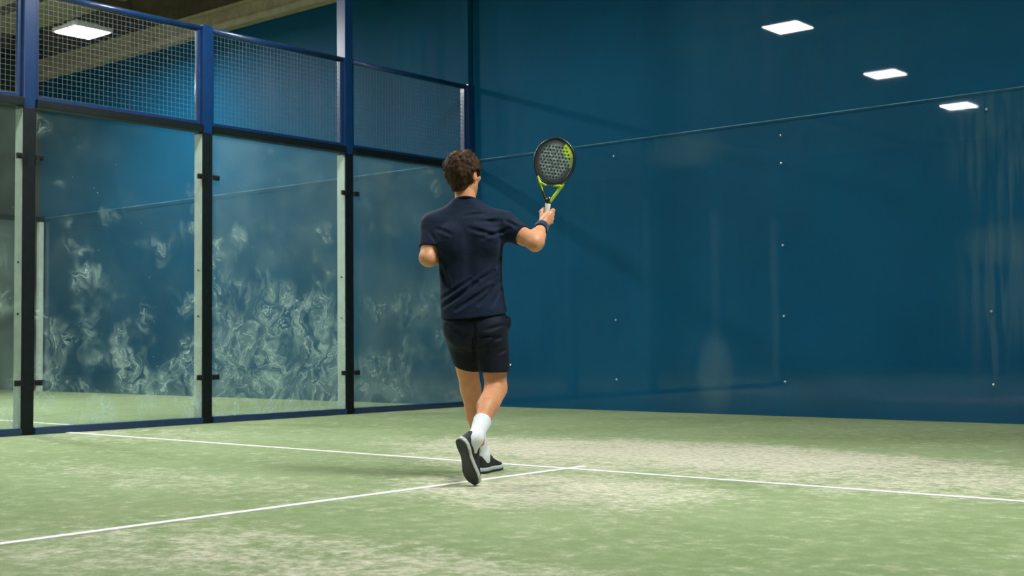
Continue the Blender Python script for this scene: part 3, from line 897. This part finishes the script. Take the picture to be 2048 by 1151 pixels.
def shoe(heel, s_, h_, spring, lab):
    s_ = unit(s_); h_ = np.array(h_, float); h_ = unit(h_ - s_ * (h_ @ s_)); w_ = np.cross(s_, h_); heel = np.array(heel, float)
    L = .295
    S = [0, .008, .025, .06, .11, .16, .21, .245, .27, .285, .295]
    OUT = [.008, .024, .035, .038, .033, .040, .050, .049, .040, .028, .008]
    INN = [.008, .024, .034, .035, .024, .034, .049, .051, .044, .032, .008]
    TOP = [.052, .088, .096, .090, .094, .084, .064, .052, .044, .037, .026]
    def prep():
        g = Grid((-.02, -.065, -.02), (L + .02, .065, .15), .0028)
        X, Y, Z = g.ax[0][:, None, None], g.ax[1][None, :, None], g.ax[2][None, None, :]
        x = g.ax[0]
        Z = Z - (spring * np.maximum(0, x - .20) ** 2 + .5 * np.maximum(0, .03 - x) ** 2)[:, None, None]
        return g, X, Y, Z, *[np.interp(x, S, q)[:, None, None] for q in (OUT, INN, TOP)]
    def slab(z0, z1, grow, rnd_):
        g, X, Y, Z, o, n, t = prep()
        d2 = np.maximum(Y - o - grow, -Y - n - grow); d2 = np.maximum(d2, np.maximum(-X - grow, X - L - grow))
        a = d2 + rnd_; b = np.abs(Z - (z0 + z1) / 2) - (z1 - z0) / 2 + rnd_
        g.v[:] = np.minimum(np.maximum(a, b), 0) + np.sqrt(np.maximum(a, 0) ** 2 + np.maximum(b, 0) ** 2) - rnd_
        return g
    def place(P): return heel + P[:, :1] * s_ + P[:, 1:2] * w_ + P[:, 2:3] * h_
    def pl(x, y, z):
        z = z + spring * max(0, x - .20) ** 2
        return tuple(heel + s_ * x + w_ * y + h_ * z)
    up, X, Y, Z, o, n, t = prep()
    c = (o - n) / 2; hw = np.maximum((o + n) / 2 - .001, .003)
    zz = (Z - .024) / np.maximum(t - .024, .006)
    q = (np.abs((Y - c) / hw) ** 2.4 + np.maximum(zz, 0) ** 2.2) ** (1 / 2.3)
    d = (q - 1) * np.minimum(hw, .03); d = np.maximum(d, np.maximum(.020 - Z, np.maximum(.003 - X, X - L + .003)))
    up.v[:] = d
    up.cap(V3(.040, .0, .20), V3(.055, 0, .078), .030, .026, .006, ((1, 0, 0), 1.35), 'd')
    up.cap(V3(.108, -.002, .100), V3(.145, -.002, .084), .022, .020, .012, ((0, 0, 1), .45))
    up.ell(V3(.010, 0, .082), (.010, .018, .018), None, .012)
    P, F = up.mesh('shoe', 2)
    root = link('shoe', np_mesh('shoe', [(place(P), F)]), M['shoe'], PL, lab)
    P, F = slab(-.001, .011, .0025, .003).mesh('o', 1); link('outsole', np_mesh('outsole', [(place(P), F)]), M['outsole'], root)
    P, F = slab(.009, .032, .0042, .006).mesh('m', 2); link('midsole', np_mesh('midsole', [(place(P), F)]), M['midsole'], root, 'pale foam midsole')
    mb = MB()
    for k in range(5):
        x = .112 + k * .018; z = .114 - k * .0092; w2 = .021 - k * .0008
        pts = [pl(x + .006 * f, -.002 + w2 * f, z - .012 * f * f) for f in (-1, -.6, -.2, .2, .6, 1)]
        mb.tube(pts, .0028, 6)
        pts = [pl(x + .010 - .008 * f, -.002 + w2 * f, z + .001 - .012 * f * f) for f in (-1, -.5, 0, .5, 1)]
        mb.tube(pts, .0026, 6)
    for sg in (-1, 1):
        mb.tube([pl(.108, -.002, .106), pl(.100, sg * .016 - .002, .118), pl(.094, sg * .026 - .002, .108), pl(.106, sg * .012, .104)], .0024, 6)
        mb.tube([pl(.108, -.002, .106), pl(.116, sg * .020, .104), pl(.126, sg * .034, .088)], .0024, 6)
    mb.build('lace', M['lace'], root, True, 'grey lace')
    return root

sock(AN_R, KN_R, FS_R, FH_R, .150, .039, .0545)
sock(AN_L, KN_L, FS_L, FH_L, .165, .038, .048)
shoe(V3(-.074, -.478, .254), V3(.066, .135, -.255), V3(.75, .70, .40), .9, 'black shoe with its sole facing the viewer, heel raised and toe on the turf')
shoe(V3(.012, .262, .002), V3(.36, .93, 0), V3(0, 0, 1), .9, 'black shoe flat on the turf with grey laces')

# ----------------------------------------------------------------- racket
lime = (.42, .62, .02)
def mat_face():
    t = NT('racket_face'); v = t.coord()
    sep = t.n('ShaderNodeSeparateXYZ'); t.l(v, sep.inputs[0])
    def blob(cx, cz, rx, rz, lo=.75, hi=1.0):
        x = t.math('DIVIDE', t.math('SUBTRACT', sep.outputs[0], cx), rx); z = t.math('DIVIDE', t.math('SUBTRACT', sep.outputs[2], cz), rz)
        return t.ramp(t.math('ADD', t.math('MULTIPLY', x, x), t.math('MULTIPLY', z, z)), lo, hi, 1, 0)
    col = t.mix(blob(.0, .248, .098, .118, .5, 1.1), (.030, .038, .045), (.105, .130, .130))
    n = t.noise(t.coord(scale=(1, 1, 1)), 60, 3, .6)
    wv = t.ramp(n, .45, .6)
    col = t.mix(t.math('MULTIPLY', t.math('MULTIPLY', wv, .7), blob(.0, .25, .09, .105, .6, 1.0)), col, (.36, .42, .40))
    col = t.mix(blob(.080, .318, .040, .050), col, lime)
    col = t.mix(t.math('MULTIPLY', blob(.100, .262, .030, .050), .6), col, (.25, .36, .10))
    t.bsdf(col, .45, Coat_Weight=.3); return t.m
M['face'] = mat_face()
M['lime'] = simple('lime_paint', lime, .4, .06, 20)
M['carbon'] = simple('black_carbon_frame', (.012, .016, .018), .35, .3, 50, Coat_Weight=.6, Coat_Roughness=.15)
M['grip'] = simple('white_grip_wrap', (.72, .76, .70), .75, .08, 60, .3)

PM = Matrix.Translation(Vector((5.527, -6.143, 0))) @ Matrix.Rotation(math.radians(40.207), 4, 'Z')
ax = Vector((.163, 0, .987)).normalized(); face_yaw = math.radians(-14)
xx = Vector((math.cos(face_yaw), math.sin(face_yaw), 0)); xx = (xx - ax * xx.dot(ax)).normalized(); yy = ax.cross(xx)
LM = Matrix((( xx.x, yy.x, ax.x, .423), (xx.y, yy.y, ax.y, .100), (xx.z, yy.z, ax.z, 1.556), (0, 0, 0, 1)))
RK = thing('padel_racket', 'black racket with lime throat and white grip in the raised hand', 'racket')
RK.matrix_world = PM @ LM

VV = [.106, .110, .122, .14, .165, .19, .22, .25, .28, .31, .335, .355, .370, .380, .386]
HWD = [.004, .044, .068, .086, .101, .112, .121, .1245, .122, .112, .096, .076, .054, .033, .004]
def outline(g, grow=0.0):
    X, Z = g.ax[0][:, None, None], g.ax[2]
    hw = np.interp(Z, VV, HWD)[None, None, :]
    # distance to the outline polygon, signed
    pts = np.array([(h, v) for h, v in zip(HWD, VV)] + [(-h, v) for h, v in zip(HWD[::-1], VV[::-1])])
    # smooth the outline a little
    Q = pts
    for _ in range(2):
        Q = np.stack([.75 * Q + .25 * np.roll(Q, -1, 0), .25 * Q + .75 * np.roll(Q, -1, 0)], 1).reshape(-1, 2)
    Pxz = np.stack(np.meshgrid(g.ax[0], g.ax[2], indexing='ij'), -1)
    best = np.full(Pxz.shape[:2], 9.0); ins = np.zeros(Pxz.shape[:2], bool)
    for a, b in zip(Q, np.roll(Q, -1, 0)):
        d = b - a; t = np.clip(((Pxz - a) @ d) / max(d @ d, 1e-12), 0, 1)
        best = np.minimum(best, np.linalg.norm(Pxz - a - t[..., None] * d, axis=-1))
        c = ((a[1] > Pxz[..., 1]) != (b[1] > Pxz[..., 1]))
        xi = a[0] + (Pxz[..., 1] - a[1]) * d[0] / (d[1] if abs(d[1]) > 1e-9 else 1e-9)
        ins ^= c & (Pxz[..., 0] < xi)
    return np.where(ins, -best, best)[:, None, :] - grow
def rgrid(): return Grid((-.14, -.03, .085), (.14, .03, .40), .0018)
def slab2(g, d2, half, rnd_):
    a = d2 + rnd_; b = np.abs(g.ax[1])[None, :, None] - half + rnd_
    return np.minimum(np.maximum(a, b), 0) + np.sqrt(np.maximum(a, 0) ** 2 + np.maximum(b, 0) ** 2) - rnd_
g = rgrid(); d2 = outline(g)
g.v[:] = np.maximum(slab2(g, d2, .019, .006), -(d2 + .013))
link('frame', np_mesh('frame', [g.mesh('f', 1)]), M['carbon'], RK)
g = rgrid(); g.v[:] = slab2(g, d2 + .011, .016, .002)
X = g.ax[0][:, None, None]; Z = g.ax[2][None, None, :]
for i in range(-4, 5):
    for j in range(-5, 5):
        hx = i * .0192 + (.0096 if j % 2 else 0); hz = .248 + j * .0192
        if (hx / .094) ** 2 + ((hz - .248) / .102) ** 2 > 1: continue
        sl, X_, Y_, Z_ = g.sub((hx - .012, -.03, hz - .012), (hx + .012, .03, hz + .012))
        g.v[sl] = np.maximum(g.v[sl], .0060 - np.hypot(X_ - hx, Z_ - hz) + 0 * Y_)
link('face', np_mesh('face', [g.mesh('f', 1)]), M['face'], RK)
def arm_part(name, pts, mat, lab=None):
    g = Grid((-.11, -.03, -.01), (.11, .03, .19), .0020)
    for a, b, ra, rb in pts: g.cap(a, b, ra, rb, .006, ((0, 1, 0), 1.45))
    link(name, np_mesh(name, [g.mesh('t', 1)]), mat, RK, lab)
arm_part('throat_arm', [(V3(-.086, 0, .146), V3(-.066, 0, .108), .009, .0095), (V3(-.066, 0, .108), V3(-.012, 0, .012), .0095, .010)], M['carbon'])
arm_part('throat_arm', [(V3(.070, 0, .120), V3(.060, 0, .104), .0085, .0095), (V3(.060, 0, .104), V3(.012, 0, .014), .0095, .009)], M['lime'], 'lime green throat arm')
arm_part('throat_trim', [(V3(-.080, -.011, .146), V3(-.060, -.011, .112), .007, .008), (V3(-.062, -.010, .114), V3(-.026, -.010, .103), .0085, .006), (V3(-.060, -.011, .108), V3(-.040, -.010, .068), .006, .004)], M['lime'], 'lime green throat trim')
arm_part('throat_trim', [(V3(.020, -.009, .104), V3(.056, -.010, .108), .005, .0085)], M['lime'], 'lime green throat trim')
def lathe_z(prof, n=20):
    return lathe_tube((0, 0, 0), (0, 0, 1), prof, n)
link('collar', lathe_z([(-.002, .0), (-.002, .0165), (.018, .0165), (.034, .015), (.040, .008), (.040, 0)]), M['carbon'], RK)
link('grip', lathe_z([(-.126, .0), (-.126, .0150), (-.10, .0158), (-.075, .0155), (-.05, .0160), (-.025, .0160), (-.002, .0170), (.001, .0150), (.001, 0)], 8), M['grip'], RK)
link('butt_cap', lathe_z([(-.140, 0), (-.140, .016), (-.136, .0185), (-.128, .0185), (-.124, .015), (-.124, 0)]), M['carbon'], RK)



# ----------------------------------------------------------------- world and view
w = bpy.data.worlds.new('world'); bpy.context.scene.world = w; w.use_nodes = True
w.node_tree.nodes['Background'].inputs[0].default_value = (.02, .025, .03, 1)
w.node_tree.nodes['Background'].inputs[1].default_value = .3
sc = bpy.context.scene
sc.view_settings.view_transform = 'Standard'; sc.view_settings.look = 'None'
sc.view_settings.gamma = 1; sc.view_settings.use_curve_mapping = False
sc.view_settings.exposure = 0.42
sc.cycles.transparent_max_bounces = 32
sc.cycles.max_bounces = 8
sc.cycles.use_denoising = True
sc.cycles.sample_clamp_indirect = 12
